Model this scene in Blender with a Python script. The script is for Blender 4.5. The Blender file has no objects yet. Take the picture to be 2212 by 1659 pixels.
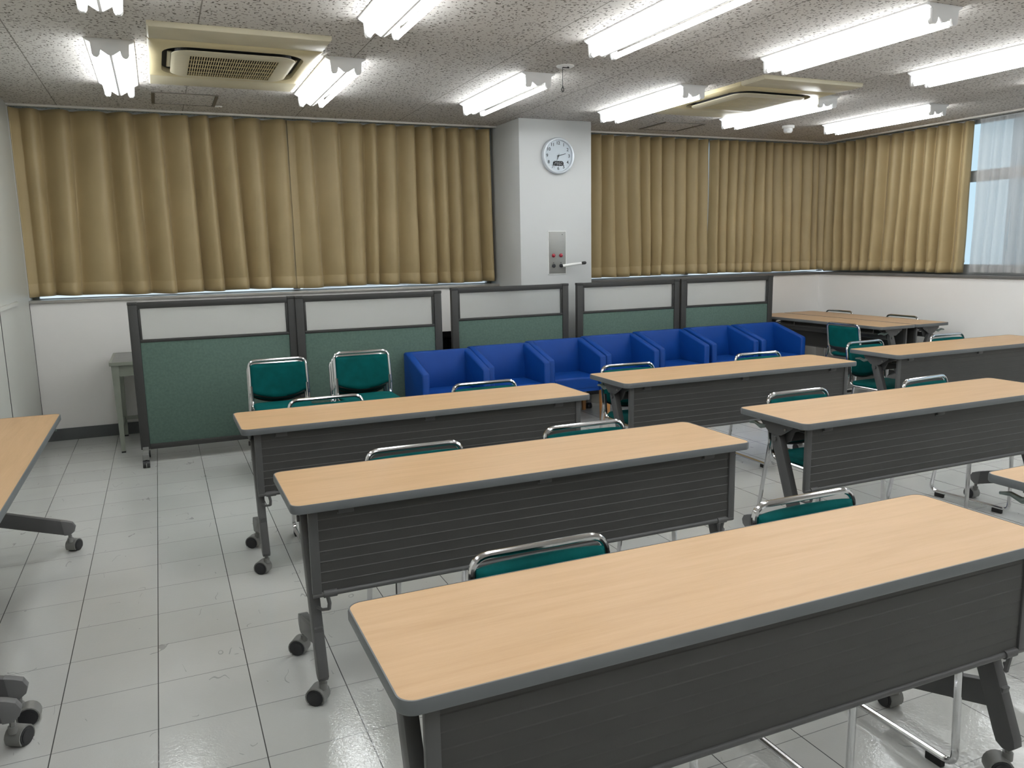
import bpy, bmesh, math, random
from mathutils import Vector, Matrix

C = bpy.context.scene.collection
PI = math.pi

# ------------------------------------------------------------------ camera
F_PX, YAW, PITCH, ROLL, CAM_H = 1718.165, 0.4124776, 0.16702421, -0.01904929, 1.50792
cy, sy, cp, sp = math.cos(YAW), math.sin(YAW), math.cos(PITCH), math.sin(PITCH)
fwd = Vector((sy * cp, cy * cp, -sp)); rt = Vector((cy, -sy, 0)); up = rt.cross(fwd)
rt2 = math.cos(ROLL) * rt + math.sin(ROLL) * up
up2 = -math.sin(ROLL) * rt + math.cos(ROLL) * up
cam = bpy.data.cameras.new('camera')
cam.sensor_width = 36.0
cam.lens = F_PX / 2212 * 36.0
cam.clip_start = 0.05
camo = bpy.data.objects.new('camera', cam); C.objects.link(camo)
camo.matrix_world = Matrix(((rt2.x, up2.x, -fwd.x, 0), (rt2.y, up2.y, -fwd.y, 0),
                            (rt2.z, up2.z, -fwd.z, CAM_H), (0, 0, 0, 1)))
bpy.context.scene.camera = camo

# ------------------------------------------------------------------ world, exposure
S = bpy.context.scene
S.view_settings.view_transform = 'Standard'
S.view_settings.look = 'None'
S.view_settings.gamma = 1.0
S.view_settings.use_curve_mapping = False
S.view_settings.exposure = 0.80
S.cycles.use_denoising = True
S.cycles.max_bounces = 8
w = bpy.data.worlds.new('overcast_sky'); S.world = w
w.use_nodes = True
bg = w.node_tree.nodes['Background']
bg.inputs[0].default_value = (0.75, 0.89, 1.0, 1); bg.inputs[1].default_value = 0.60
TUBE_STRENGTH = 15.0

# ------------------------------------------------------------------ materials
def nodes(name):
    m = bpy.data.materials.new(name); m.use_nodes = True
    nt = m.node_tree
    return m, nt, nt.nodes['Principled BSDF']

def N(nt, kind, **kw):
    n = nt.nodes.new(kind)
    for k, v in kw.items():
        if hasattr(n, k): setattr(n, k, v)
        else: n.inputs[k].default_value = v
    return n

def coords(nt, scale=(1, 1, 1)):
    t = nt.nodes.new('ShaderNodeTexCoord'); mp = nt.nodes.new('ShaderNodeMapping')
    mp.inputs['Scale'].default_value = scale
    nt.links.new(t.outputs['Object'], mp.inputs['Vector'])
    return mp.outputs['Vector']

def ramp(nt, fac, stops):
    r = nt.nodes.new('ShaderNodeValToRGB')
    e = r.color_ramp.elements
    while len(e) < len(stops): e.new(0.5)
    for i, (p, c) in enumerate(stops):
        e[i].position = p; e[i].color = (*c, 1) if len(c) == 3 else c
    nt.links.new(fac, r.inputs[0]); return r.outputs[0]

def mat(name, col, rough=0.5, metal=0.0, var=0.06, scale=9.0, bump=0.0, bscale=120.0, spec=0.5, sheen=0.0, stretch=(1, 1, 1), coat=0.0):
    """plain surface with slight procedural colour variation and optional fine bump"""
    m, nt, p = nodes(name)
    v = coords(nt, stretch)
    n = N(nt, 'ShaderNodeTexNoise', Scale=scale, Detail=4.0); nt.links.new(v, n.inputs['Vector'])
    a = tuple(c * (1 - var) for c in col); b = tuple(min(1, c * (1 + var)) for c in col)
    nt.links.new(ramp(nt, n.outputs[0], [(0.3, a), (0.7, b)]), p.inputs['Base Color'])
    p.inputs['Roughness'].default_value = rough; p.inputs['Metallic'].default_value = metal
    p.inputs['Specular IOR Level'].default_value = spec
    if sheen: p.inputs['Sheen Weight'].default_value = sheen
    if coat: p.inputs['Coat Weight'].default_value = coat
    if bump:
        n2 = N(nt, 'ShaderNodeTexNoise', Scale=bscale, Detail=3.0); nt.links.new(v, n2.inputs['Vector'])
        bp = N(nt, 'ShaderNodeBump', Strength=bump, Distance=0.004)
        nt.links.new(n2.outputs[0], bp.inputs['Height']); nt.links.new(bp.outputs[0], p.inputs['Normal'])
    return m

M = {}
M['wall'] = mat('wall_paint', (0.77, 0.75, 0.725), 0.6, var=0.02, scale=1.5, bump=0.08, bscale=60)
M['column'] = mat('column_paint', (0.53, 0.54, 0.535), 0.5, var=0.015, scale=1.5, bump=0.06, bscale=60)
M['panelwall'] = mat('partition_wall_steel', (0.52, 0.53, 0.49), 0.38, var=0.02, scale=2)
M['trimwhite'] = mat('trim_white', (0.66, 0.63, 0.58), 0.45, var=0.03)
M['joint'] = mat('dark_joint', (0.05, 0.05, 0.05), 0.7)
M['sillgrey'] = mat('sill_aluminium', (0.42, 0.40, 0.37), 0.4, metal=0.4, var=0.05)
M['silldark'] = mat('sill_dark', (0.13, 0.125, 0.12), 0.45, var=0.05)
M['base'] = mat('baseboard_vinyl', (0.085, 0.09, 0.09), 0.5, var=0.08)
M['alu'] = mat('window_aluminium', (0.42, 0.43, 0.43), 0.4, metal=0.3, var=0.04)
M['edge'] = mat('table_edge_rubber', (0.135, 0.145, 0.15), 0.45, var=0.05)
M['tframe'] = mat('table_frame_paint', (0.085, 0.085, 0.085), 0.42, var=0.06)
M['tframe_toplit'] = mat('table_frame_paint_toplit', (0.15, 0.15, 0.15), 0.45, var=0.05)  # frame paint made lighter for the arm caps, light from above put into the colour
M['tpanel'] = mat('modesty_panel_paint', (0.050, 0.049, 0.0465), 0.45, var=0.05, bump=0.05, bscale=300)
M['lever'] = mat('lever_plastic', (0.13, 0.17, 0.16), 0.4)
M['castergrey'] = mat('caster_hood', (0.20, 0.20, 0.19), 0.4, var=0.05)
M['casterblack'] = mat('caster_wheel', (0.022, 0.022, 0.024), 0.45)
M['rubber'] = mat('black_rubber', (0.012, 0.012, 0.012), 0.6)
M['chrome'] = mat('chrome', (0.68, 0.68, 0.69), 0.12, metal=1.0, var=0.02)
M['green'] = mat('green_upholstery', (0.001, 0.088, 0.086), 0.75, var=0.14, scale=14, bump=0.25, bscale=600, spec=0.1)
M['shell'] = mat('black_shell', (0.012, 0.013, 0.014), 0.5)
M['blue'] = mat('blue_vinyl', (0.0025, 0.047, 0.25), 0.46, var=0.06, scale=6, bump=0.05, bscale=200, spec=0.22)
M['legwood'] = mat('leg_wood', (0.42, 0.19, 0.055), 0.45, var=0.2, scale=14, stretch=(4, 4, 0.6))
M['pframe'] = mat('screen_frame', (0.036, 0.036, 0.034), 0.5, var=0.05)
M['pfabric'] = mat('screen_fabric', (0.105, 0.162, 0.135), 0.9, var=0.10, scale=60, bump=0.3, bscale=500, spec=0.2)
M['deskgreen'] = mat('desk_steel', (0.27, 0.29, 0.245), 0.4, var=0.05)
M['desktop'] = mat('desk_linoleum', (0.27, 0.275, 0.265), 0.5, var=0.06)
M['blackbox'] = mat('black_cabinet', (0.004, 0.004, 0.004), 1.0, spec=0.0)
M['acbeige'] = mat('ac_beige', (0.52, 0.475, 0.345), 0.42, var=0.03)
M['acyellow'] = mat('ac_yellowed', (0.56, 0.48, 0.285), 0.42, var=0.05, scale=4)
M['dark'] = mat('dark_void', (0.012, 0.012, 0.012), 0.7)
M['fixwhite'] = mat('fixture_white', (0.80, 0.80, 0.80), 0.35, var=0.02)
M['fixgrey'] = mat('fixture_end_plate', (0.74, 0.74, 0.74), 0.4, var=0.02)
M['hatchframe'] = mat('hatch_frame', (0.16, 0.145, 0.12), 0.45, metal=0.3)
M['plastic'] = mat('white_plastic', (0.84, 0.84, 0.82), 0.4, var=0.02)
M['clockrim'] = mat('clock_rim', (0.62, 0.66, 0.70), 0.3, metal=0.2, var=0.02)
M['clockface'] = mat('clock_face', (0.56, 0.62, 0.67), 0.6, var=0.01)
M['ink'] = mat('black_ink', (0.02, 0.022, 0.026), 0.5)
M['lcd'] = mat('lcd_glass', (0.012, 0.014, 0.016), 0.6, spec=0.1)
M['lcdink'] = mat('lcd_digit', (0.34, 0.34, 0.36), 0.4)
M['steel'] = mat('plate_steel', (0.30, 0.30, 0.285), 0.4, metal=0.5, var=0.04, stretch=(1, 1, 30))
M['redlens'] = mat('red_lens', (0.35, 0.01, 0.03), 0.12, spec=0.9)
M['facade'] = mat('facade_render', (0.45, 0.46, 0.47), 0.8, var=0.05)
M['facadewin'] = mat('facade_window', (0.16, 0.20, 0.24), 0.2)

# tube
m, nt, p = nodes('lamp_tube')
nt.nodes.remove(p)
e = N(nt, 'ShaderNodeEmission', Strength=TUBE_STRENGTH); e.inputs[0].default_value = (0.95, 0.985, 1.0, 1)
nt.links.new(e.outputs[0], nt.nodes['Material Output'].inputs[0]); M['tube'] = m

# wood laminate
m, nt, p = nodes('maple_laminate')
v = coords(nt, (1.2, 16, 16))
n = N(nt, 'ShaderNodeTexNoise', Scale=2.2, Detail=6.0, Distortion=0.6); nt.links.new(v, n.inputs['Vector'])
v2 = coords(nt, (6, 160, 160))
n2 = N(nt, 'ShaderNodeTexNoise', Scale=3.0, Detail=3.0); nt.links.new(v2, n2.inputs['Vector'])
mx = N(nt, 'ShaderNodeMath', operation='MULTIPLY_ADD'); mx.inputs[1].default_value = 0.45
nt.links.new(n2.outputs[0], mx.inputs[0]); nt.links.new(n.outputs[0], mx.inputs[2])
nt.links.new(ramp(nt, mx.outputs[0], [(0.40, (0.475, 0.292, 0.142)), (0.65, (0.515, 0.325, 0.166)), (0.95, (0.555, 0.355, 0.19))]), p.inputs['Base Color'])
p.inputs['Roughness'].default_value = 0.42; p.inputs['Specular IOR Level'].default_value = 0.45
M['wood'] = m

# floor tiles
m, nt, p = nodes('vinyl_floor_tiles')
T = 0.305
tc = N(nt, 'ShaderNodeTexCoord'); sep = N(nt, 'ShaderNodeSeparateXYZ'); nt.links.new(tc.outputs['Object'], sep.inputs[0])
def gridline(out, off, width):
    a = N(nt, 'ShaderNodeMath', operation='ADD'); a.inputs[1].default_value = -off + 100 * T; nt.links.new(out, a.inputs[0])
    d = N(nt, 'ShaderNodeMath', operation='DIVIDE'); d.inputs[1].default_value = T; nt.links.new(a.outputs[0], d.inputs[0])
    fl = N(nt, 'ShaderNodeMath', operation='FLOOR'); nt.links.new(d.outputs[0], fl.inputs[0])
    fr = N(nt, 'ShaderNodeMath', operation='FRACT'); nt.links.new(d.outputs[0], fr.inputs[0])
    pp = N(nt, 'ShaderNodeMath', operation='PINGPONG'); pp.inputs[1].default_value = 0.5; nt.links.new(fr.outputs[0], pp.inputs[0])
    lt = N(nt, 'ShaderNodeMath', operation='LESS_THAN'); lt.inputs[1].default_value = width / 2 / T; nt.links.new(pp.outputs[0], lt.inputs[0])
    return lt.outputs[0], fl.outputs[0]
gx, ix = gridline(sep.outputs[0], -0.7326, 0.0036)
gy, iy = gridline(sep.outputs[1], 4.7614, 0.0030)
cmb = N(nt, 'ShaderNodeCombineXYZ'); nt.links.new(ix, cmb.inputs[0]); nt.links.new(iy, cmb.inputs[1])
wn = N(nt, 'ShaderNodeTexWhiteNoise'); nt.links.new(cmb.outputs[0], wn.inputs['Vector'])
big = N(nt, 'ShaderNodeTexNoise', Scale=1.6, Detail=5.0); nt.links.new(tc.outputs['Object'], big.inputs['Vector'])
sm = N(nt, 'ShaderNodeMath', operation='MULTIPLY_ADD'); sm.inputs[1].default_value = 0.28
nt.links.new(wn.outputs['Value'], sm.inputs[0]); nt.links.new(big.outputs[0], sm.inputs[2])
basec = ramp(nt, sm.outputs[0], [(0.35, (0.47, 0.478, 0.455)), (0.9, (0.545, 0.55, 0.53))])
# scuffs: thin curved marks
mp = N(nt, 'ShaderNodeMapping'); mp.inputs['Scale'].default_value = (5, 2.6, 1); mp.inputs['Rotation'].default_value = (0, 0, 0.4)
nt.links.new(tc.outputs['Object'], mp.inputs['Vector'])
dn = N(nt, 'ShaderNodeTexNoise', Scale=1.2, Detail=2.0); nt.links.new(mp.outputs[0], dn.inputs['Vector'])
sub = N(nt, 'ShaderNodeMath', operation='SUBTRACT'); sub.inputs[1].default_value = 0.5; nt.links.new(dn.outputs[0], sub.inputs[0])
ab = N(nt, 'ShaderNodeMath', operation='ABSOLUTE'); nt.links.new(sub.outputs[0], ab.inputs[0])
ltn = N(nt, 'ShaderNodeMath', operation='LESS_THAN'); ltn.inputs[1].default_value = 0.0035; nt.links.new(ab.outputs[0], ltn.inputs[0])
msk = N(nt, 'ShaderNodeTexNoise', Scale=7.0, Detail=2.0); nt.links.new(tc.outputs['Object'], msk.inputs['Vector'])
gt = N(nt, 'ShaderNodeMath', operation='GREATER_THAN'); gt.inputs[1].default_value = 0.60; nt.links.new(msk.outputs[0], gt.inputs[0])
sc = N(nt, 'ShaderNodeMath', operation='MULTIPLY'); nt.links.new(ltn.outputs[0], sc.inputs[0]); nt.links.new(gt.outputs[0], sc.inputs[1])
sc2 = N(nt, 'ShaderNodeMath', operation='MULTIPLY'); sc2.inputs[1].default_value = 0.35; nt.links.new(sc.outputs[0], sc2.inputs[0])
gx2 = N(nt, 'ShaderNodeMath', operation='MULTIPLY'); gx2.inputs[1].default_value = 0.92; nt.links.new(gx, gx2.inputs[0])
gy2 = N(nt, 'ShaderNodeMath', operation='MULTIPLY'); gy2.inputs[1].default_value = 0.62; nt.links.new(gy, gy2.inputs[0])
mxg = N(nt, 'ShaderNodeMath', operation='MAXIMUM'); nt.links.new(gx2.outputs[0], mxg.inputs[0]); nt.links.new(gy2.outputs[0], mxg.inputs[1])
mx2 = N(nt, 'ShaderNodeMath', operation='MAXIMUM'); nt.links.new(mxg.outputs[0], mx2.inputs[0]); nt.links.new(sc2.outputs[0], mx2.inputs[1])
mix = N(nt, 'ShaderNodeMix', data_type='RGBA'); nt.links.new(mx2.outputs[0], mix.inputs[0])
nt.links.new(basec, mix.inputs[6]); mix.inputs[7].default_value = (0.045, 0.045, 0.045, 1)
nt.links.new(mix.outputs[2], p.inputs['Base Color'])
rn = N(nt, 'ShaderNodeTexNoise', Scale=4.0, Detail=6.0); nt.links.new(tc.outputs['Object'], rn.inputs['Vector'])
rr = ramp(nt, rn.outputs[0], [(0.3, (0.055, 0.055, 0.055)), (0.7, (0.12, 0.12, 0.12))])
nt.links.new(rr, p.inputs['Roughness'])
bn = N(nt, 'ShaderNodeTexNoise', Scale=85.0, Detail=3.0, Distortion=1.0); nt.links.new(tc.outputs['Object'], bn.inputs['Vector'])
bp = N(nt, 'ShaderNodeBump', Strength=0.11, Distance=0.004); nt.links.new(bn.outputs[0], bp.inputs['Height']); nt.links.new(bp.outputs[0], p.inputs['Normal'])
p.inputs['Specular IOR Level'].default_value = 0.5
M['floor'] = m

# ceiling: fissured acoustic board with joints
m, nt, p = nodes('acoustic_ceiling_board')
tc = N(nt, 'ShaderNodeTexCoord')
dist = N(nt, 'ShaderNodeTexNoise', Scale=22.0, Detail=2.0); nt.links.new(tc.outputs['Object'], dist.inputs['Vector'])
vm = N(nt, 'ShaderNodeVectorMath', operation='MULTIPLY_ADD'); vm.inputs[1].default_value = (0.03, 0.03, 0)
nt.links.new(dist.outputs['Color'], vm.inputs[0]); nt.links.new(tc.outputs['Object'], vm.inputs[2])
def flecks(scale, rot, thr, seed):
    mp = N(nt, 'ShaderNodeMapping'); mp.inputs['Scale'].default_value = scale
    mp.inputs['Rotation'].default_value = (0, 0, rot); mp.inputs['Location'].default_value = (seed, seed * 1.7, 0)
    nt.links.new(vm.outputs[0], mp.inputs['Vector'])
    vo = N(nt, 'ShaderNodeTexVoronoi', Scale=1.0); vo.voronoi_dimensions = '2D'; nt.links.new(mp.outputs[0], vo.inputs['Vector'])
    sc_ = N(nt, 'ShaderNodeSeparateColor'); nt.links.new(vo.outputs['Color'], sc_.inputs[0])
    t_ = N(nt, 'ShaderNodeMath', operation='MULTIPLY'); t_.inputs[1].default_value = thr; nt.links.new(sc_.outputs[0], t_.inputs[0])
    l_ = N(nt, 'ShaderNodeMath', operation='LESS_THAN'); nt.links.new(vo.outputs['Distance'], l_.inputs[0]); nt.links.new(t_.outputs[0], l_.inputs[1])
    return l_.outputs[0]
f1 = flecks((22, 46, 1), 0.5, 0.25, 3.1); f2 = flecks((44, 23, 1), 0.3, 0.23, 7.7)
fm = N(nt, 'ShaderNodeMath', operation='MAXIMUM'); nt.links.new(f1, fm.inputs[0]); nt.links.new(f2, fm.inputs[1])
sep = N(nt, 'ShaderNodeSeparateXYZ'); nt.links.new(tc.outputs['Object'], sep.inputs[0])
T = 0.926
cgx, _ = gridline(sep.outputs[0], 0.302, 0.007)
T = 0.463
cgy, _ = gridline(sep.outputs[1], 4.62, 0.004)
cgy2 = N(nt, 'ShaderNodeMath', operation='MULTIPLY'); cgy2.inputs[1].default_value = 0.35; nt.links.new(cgy, cgy2.inputs[0])
cg = N(nt, 'ShaderNodeMath', operation='MAXIMUM'); nt.links.new(cgx, cg.inputs[0]); nt.links.new(cgy2.outputs[0], cg.inputs[1])
cg2 = N(nt, 'ShaderNodeMath', operation='MULTIPLY'); cg2.inputs[1].default_value = 0.75; nt.links.new(cg.outputs[0], cg2.inputs[0])
fm2 = N(nt, 'ShaderNodeMath', operation='MAXIMUM'); nt.links.new(fm.outputs[0], fm2.inputs[0]); nt.links.new(cg2.outputs[0], fm2.inputs[1])
mix = N(nt, 'ShaderNodeMix', data_type='RGBA'); nt.links.new(fm2.outputs[0], mix.inputs[0])
mix.inputs[6].default_value = (0.55, 0.525, 0.495, 1); mix.inputs[7].default_value = (0.14, 0.125, 0.105, 1)
nt.links.new(mix.outputs[2], p.inputs['Base Color']); p.inputs['Roughness'].default_value = 0.85
p.inputs['Specular IOR Level'].default_value = 0.2
M['ceiling'] = m

# curtain drape (satin woven)
m, nt, p = nodes('drape_fabric')
v = coords(nt, (1, 1, 1))
n = N(nt, 'ShaderNodeTexNoise', Scale=3.0, Detail=3.0); nt.links.new(v, n.inputs['Vector'])
nt.links.new(ramp(nt, n.outputs[0], [(0.3, (0.375, 0.285, 0.145)), (0.7, (0.42, 0.322, 0.168))]), p.inputs['Base Color'])
p.inputs['Roughness'].default_value = 0.48; p.inputs['Specular IOR Level'].default_value = 0.35
p.inputs['Sheen Weight'].default_value = 0.10; p.inputs['Sheen Roughness'].default_value = 0.4
M['drape'] = m

# sheer lace curtain
m, nt, p = nodes('sheer_lace')
nt.nodes.remove(p)
v = coords(nt, (1, 60, 1))
n = N(nt, 'ShaderNodeTexNoise', Scale=1.6, Detail=4.0); nt.links.new(v, n.inputs['Vector'])
n3 = N(nt, 'ShaderNodeTexNoise', Scale=1.0, Detail=2.0); nt.links.new(coords(nt, (0.3, 11, 0.25)), n3.inputs['Vector'])
ad = N(nt, 'ShaderNodeMath', operation='MULTIPLY_ADD'); ad.inputs[1].default_value = 1.3; nt.links.new(n3.outputs[0], ad.inputs[0]); nt.links.new(n.outputs[0], ad.inputs[2])
fac = ramp(nt, ad.outputs[0], [(0.85, (0.14, 0.14, 0.14)), (1.45, (0.66, 0.66, 0.66))])
tr = N(nt, 'ShaderNodeBsdfTransparent'); df = N(nt, 'ShaderNodeBsdfDiffuse'); tl = N(nt, 'ShaderNodeBsdfTranslucent')
df.inputs[0].default_value = (0.78, 0.76, 0.74, 1); tl.inputs[0].default_value = (0.7, 0.7, 0.7, 1)
m1 = N(nt, 'ShaderNodeMixShader'); m1.inputs[0].default_value = 0.45
nt.links.new(df.outputs[0], m1.inputs[1]); nt.links.new(tl.outputs[0], m1.inputs[2])
m2 = N(nt, 'ShaderNodeMixShader'); nt.links.new(fac, m2.inputs[0]); nt.links.new(tr.outputs[0], m2.inputs[1]); nt.links.new(m1.outputs[0], m2.inputs[2])
nt.links.new(m2.outputs[0], nt.nodes['Material Output'].inputs[0]); M['sheer'] = m

# clear glass
m, nt, p = nodes('window_glass')
nt.nodes.remove(p)
tr = N(nt, 'ShaderNodeBsdfTransparent'); tr.inputs[0].default_value = (0.88, 0.95, 0.97, 1)
gl = N(nt, 'ShaderNodeBsdfGlossy', Roughness=0.02)
fr = N(nt, 'ShaderNodeFresnel', IOR=1.2)
m2 = N(nt, 'ShaderNodeMixShader'); nt.links.new(fr.outputs[0], m2.inputs[0]); nt.links.new(tr.outputs[0], m2.inputs[1]); nt.links.new(gl.outputs[0], m2.inputs[2])
nt.links.new(m2.outputs[0], nt.nodes['Material Output'].inputs[0]); M['glass'] = m

M['clearcover'] = M['glass'].copy(); M['clearcover'].name = 'clock_glass'
for n_ in M['clearcover'].node_tree.nodes:
    if n_.type == 'BSDF_TRANSPARENT': n_.inputs[0].default_value = (0.98, 0.98, 0.98, 1)
    if n_.type == 'FRESNEL': n_.inputs[0].default_value = 1.05
# frosted acrylic
m, nt, p = nodes('frosted_acrylic')
p.inputs['Base Color'].default_value = (0.80, 0.81, 0.79, 1); p.inputs['Roughness'].default_value = 0.42
p.inputs['Transmission Weight'].default_value = 0.72; p.inputs['IOR'].default_value = 1.2
n = N(nt, 'ShaderNodeTexNoise', Scale=400.0); nt.links.new(coords(nt), n.inputs['Vector'])
bp = N(nt, 'ShaderNodeBump', Strength=0.1, Distance=0.002); nt.links.new(n.outputs[0], bp.inputs['Height']); nt.links.new(bp.outputs[0], p.inputs['Normal'])
M['frost'] = m

# ------------------------------------------------------------------ mesh building
def rrect(w_, h_, r, n=6, cx=0, cy_=0):
    pts = []
    for (sx, sy_, a0) in ((1, 1, 0), (-1, 1, PI / 2), (-1, -1, PI), (1, -1, 1.5 * PI)):
        for i in range(n + 1):
            a = a0 + i / n * PI / 2
            pts.append((cx + sx * (w_ / 2 - r) + r * math.cos(a), cy_ + sy_ * (h_ / 2 - r) + r * math.sin(a)))
    return pts

def fillet(pts, rad, n=5):
    pts = [Vector(q) for q in pts]; out = [pts[0]]
    for i in range(1, len(pts) - 1):
        r = rad[i] if isinstance(rad, (list, tuple)) else rad
        a, b, c = pts[i - 1], pts[i], pts[i + 1]
        u, v_ = (a - b), (c - b); lu, lv = u.length, v_.length; u.normalize(); v_.normalize()
        ang = u.angle(v_)
        if ang > PI - 0.02 or r <= 0: out.append(b); continue
        t = min(r / math.tan(ang / 2), lu * 0.49, lv * 0.49)
        p0, p1 = b + u * t, b + v_ * t
        for k in range(n + 1):
            s = k / n
            out.append((1 - s) ** 2 * p0 + 2 * s * (1 - s) * b + s * s * p1)
    out.append(pts[-1]); return out

class B:
    def __init__(self): self.bm = bmesh.new()
    def _new(self, f0, mi):
        for f in self.bm.faces:
            if f not in f0: f.material_index = mi
    def box(self, c, s, rot=None, bev=0.0, mi=0, seg=2):
        f0 = set(self.bm.faces)
        mtx = Matrix.Translation(Vector(c)) @ (rot.to_4x4() if rot is not None else Matrix()) @ Matrix.Diagonal((*s, 1))
        r = bmesh.ops.create_cube(self.bm, size=1.0, matrix=mtx)
        if bev:
            es = list({e for v_ in r['verts'] for e in v_.link_edges})
            bmesh.ops.bevel(self.bm, geom=es, offset=bev, segments=seg, profile=0.5, affect='EDGES', clamp_overlap=True)
        self._new(f0, mi); return self
    def prism(self, pts, axis, lo, hi, mi=0, bev=0.0, seg=2, cap=True):
        """outline pts in the two other axes (x: (y,z); y: (x,z); z: (x,y)) pushed from lo to hi"""
        f0 = set(self.bm.faces)
        def mk(a, b, t):
            return {'x': (t, a, b), 'y': (a, t, b), 'z': (a, b, t)}[axis]
        v0 = [self.bm.verts.new(mk(a, b, lo)) for a, b in pts]; v1 = [self.bm.verts.new(mk(a, b, hi)) for a, b in pts]
        n = len(pts); fs = []
        for i in range(n): fs.append(self.bm.faces.new((v0[i], v0[(i + 1) % n], v1[(i + 1) % n], v1[i])))
        if cap: fs.append(self.bm.faces.new(v0[::-1])); fs.append(self.bm.faces.new(v1))
        bmesh.ops.recalc_face_normals(self.bm, faces=fs)
        if bev and cap:
            es = [e for e in fs[-1].edges] + [e for e in fs[-2].edges]
            bmesh.ops.bevel(self.bm, geom=es, offset=bev, segments=seg, profile=0.5, affect='EDGES', clamp_overlap=True)
        self._new(f0, mi); return self
    def ring(self, outer, inner, z0, z1, mi=0):
        """closed band between two outlines with the same count"""
        f0 = set(self.bm.faces); n = len(outer)
        L = [[self.bm.verts.new((a, b, z)) for a, b in o] for o, z in ((outer, z0), (outer, z1), (inner, z1), (inner, z0))]
        fs = []
        for k in range(4):
            A, D = L[k], L[(k + 1) % 4]
            for i in range(n): fs.append(self.bm.faces.new((A[i], A[(i + 1) % n], D[(i + 1) % n], D[i])))
        bmesh.ops.recalc_face_normals(self.bm, faces=fs); self._new(f0, mi); return self
    def tube(self, path, r, n=10, mi=0, closed=False, caps=True):
        f0 = set(self.bm.faces); P = [Vector(q) for q in path]; rings = []
        t_prev = None; nrm = None
        for i, q in enumerate(P):
            if closed: t = (P[(i + 1) % len(P)] - P[i - 1]).normalized()
            else: t = (P[min(i + 1, len(P) - 1)] - P[max(i - 1, 0)]).normalized()
            if nrm is None:
                a = Vector((0, 0, 1)) if abs(t.z) < 0.9 else Vector((1, 0, 0))
                nrm = t.cross(a).normalized()
            else:
                nrm = (nrm - t * nrm.dot(t)).normalized()
            b = t.cross(nrm)
            rr_ = r[i] if isinstance(r, (list, tuple)) else r
            rings.append([self.bm.verts.new(q + rr_ * (math.cos(2 * PI * k / n) * nrm + math.sin(2 * PI * k / n) * b)) for k in range(n)])
        m_ = len(rings)
        for i in range(m_ if closed else m_ - 1):
            A, D = rings[i], rings[(i + 1) % m_]
            for k in range(n): self.bm.faces.new((A[k], A[(k + 1) % n], D[(k + 1) % n], D[k]))
        if caps and not closed:
            self.bm.faces.new(rings[0][::-1]); self.bm.faces.new(rings[-1])
        self._new(f0, mi); return self
    def lathe(self, prof, c=(0, 0, 0), axis='z', n=24, mi=0):
        """prof = list of (radius, height) along axis"""
        f0 = set(self.bm.faces); rings = []
        for (r, h) in prof:
            ring = []
            for k in range(n):
                a = 2 * PI * k / n; x, y = r * math.cos(a), r * math.sin(a)
                q = {'z': (x, y, h), 'y': (x, h, y), 'x': (h, x, y)}[axis]
                ring.append(self.bm.verts.new(Vector(q) + Vector(c)))
            rings.append(ring)
        fs = []
        for A, D in zip(rings, rings[1:]):
            for k in range(n): fs.append(self.bm.faces.new((A[k], A[(k + 1) % n], D[(k + 1) % n], D[k])))
        fs.append(self.bm.faces.new(rings[0][::-1])); fs.append(self.bm.faces.new(rings[-1]))
        bmesh.ops.recalc_face_normals(self.bm, faces=fs); self._new(f0, mi); return self
    def cyl(self, a, b, r, n=16, mi=0): return self.tube([a, b], r, n, mi)
    def sphere(self, c, r, mi=0, seg=16, s=(1, 1, 1)):
        f0 = set(self.bm.faces)
        bmesh.ops.create_uvsphere(self.bm, u_segments=seg, v_segments=seg // 2, radius=r, matrix=Matrix.Translation(Vector(c)) @ Matrix.Diagonal((*s, 1)))
        self._new(f0, mi); return self
    def obj(self, name, mats, parent=None, smooth=35, loc=None):
        me = bpy.data.meshes.new(name); self.bm.to_mesh(me); self.bm.free()
        if not isinstance(mats, (list, tuple)): mats = [mats]
        for k in mats: me.materials.append(M[k])
        if smooth:
            me.polygons.foreach_set('use_smooth', [True] * len(me.polygons))
            me.set_sharp_from_angle(angle=math.radians(smooth))
        o = bpy.data.objects.new(name, me); C.objects.link(o)
        if parent is not None: o.parent = parent
        if loc is not None: o.location = loc
        return o

def thing(name, label, cat, loc=(0, 0, 0), rz=0.0, group=None):
    o = bpy.data.objects.new(name, None); C.objects.link(o); o.empty_display_size = 0.1
    o.location = loc; o.rotation_euler = (0, 0, rz); return tag(o, label, cat, group)

def tag(o, label, cat, group=None):
    o['label'] = label; o['category'] = cat
    if group: o['group'] = group
    return o

def struct(o): o['kind'] = 'structure'; return o

def dup(root, label, loc, rz=0.0, group=None):
    r = root.copy(); C.objects.link(r); r.location = loc; r.rotation_euler = (0, 0, rz); r['label'] = label
    if group: r['group'] = group
    def rec(src, dst):
        for ch in list(src.children):
            c = ch.copy(); C.objects.link(c); c.parent = dst; rec(ch, c)
    rec(root, r); return r

def placer(proto_fn):
    state = {}
    def place(label, loc, rz=0.0, group=None):
        if 'p' not in state:
            o = proto_fn(); state['p'] = o
            o.location = loc; o.rotation_euler = (0, 0, rz); o['label'] = label
            if group: o['group'] = group
            return o
        return dup(state['p'], label, loc, rz, group)
    return place

# ------------------------------------------------------------------ room
XL, XR, YB, YF, ZC, ZS = -0.975, 7.43, 7.50, -3.2, 2.708, 1.172
struct(B().box(((XL + XR) / 2, (YB + YF) / 2, -0.05), (XR - XL + 0.6, YB - YF + 0.6, 0.1)).obj('floor', 'floor', smooth=0))
struct(B().box(((XL + XR) / 2, (YB + YF) / 2 + 0.1, ZC + 0.05), (XR - XL + 1.0, YB - YF + 1.2, 0.1)).obj('ceiling', 'ceiling', smooth=0))
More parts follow.
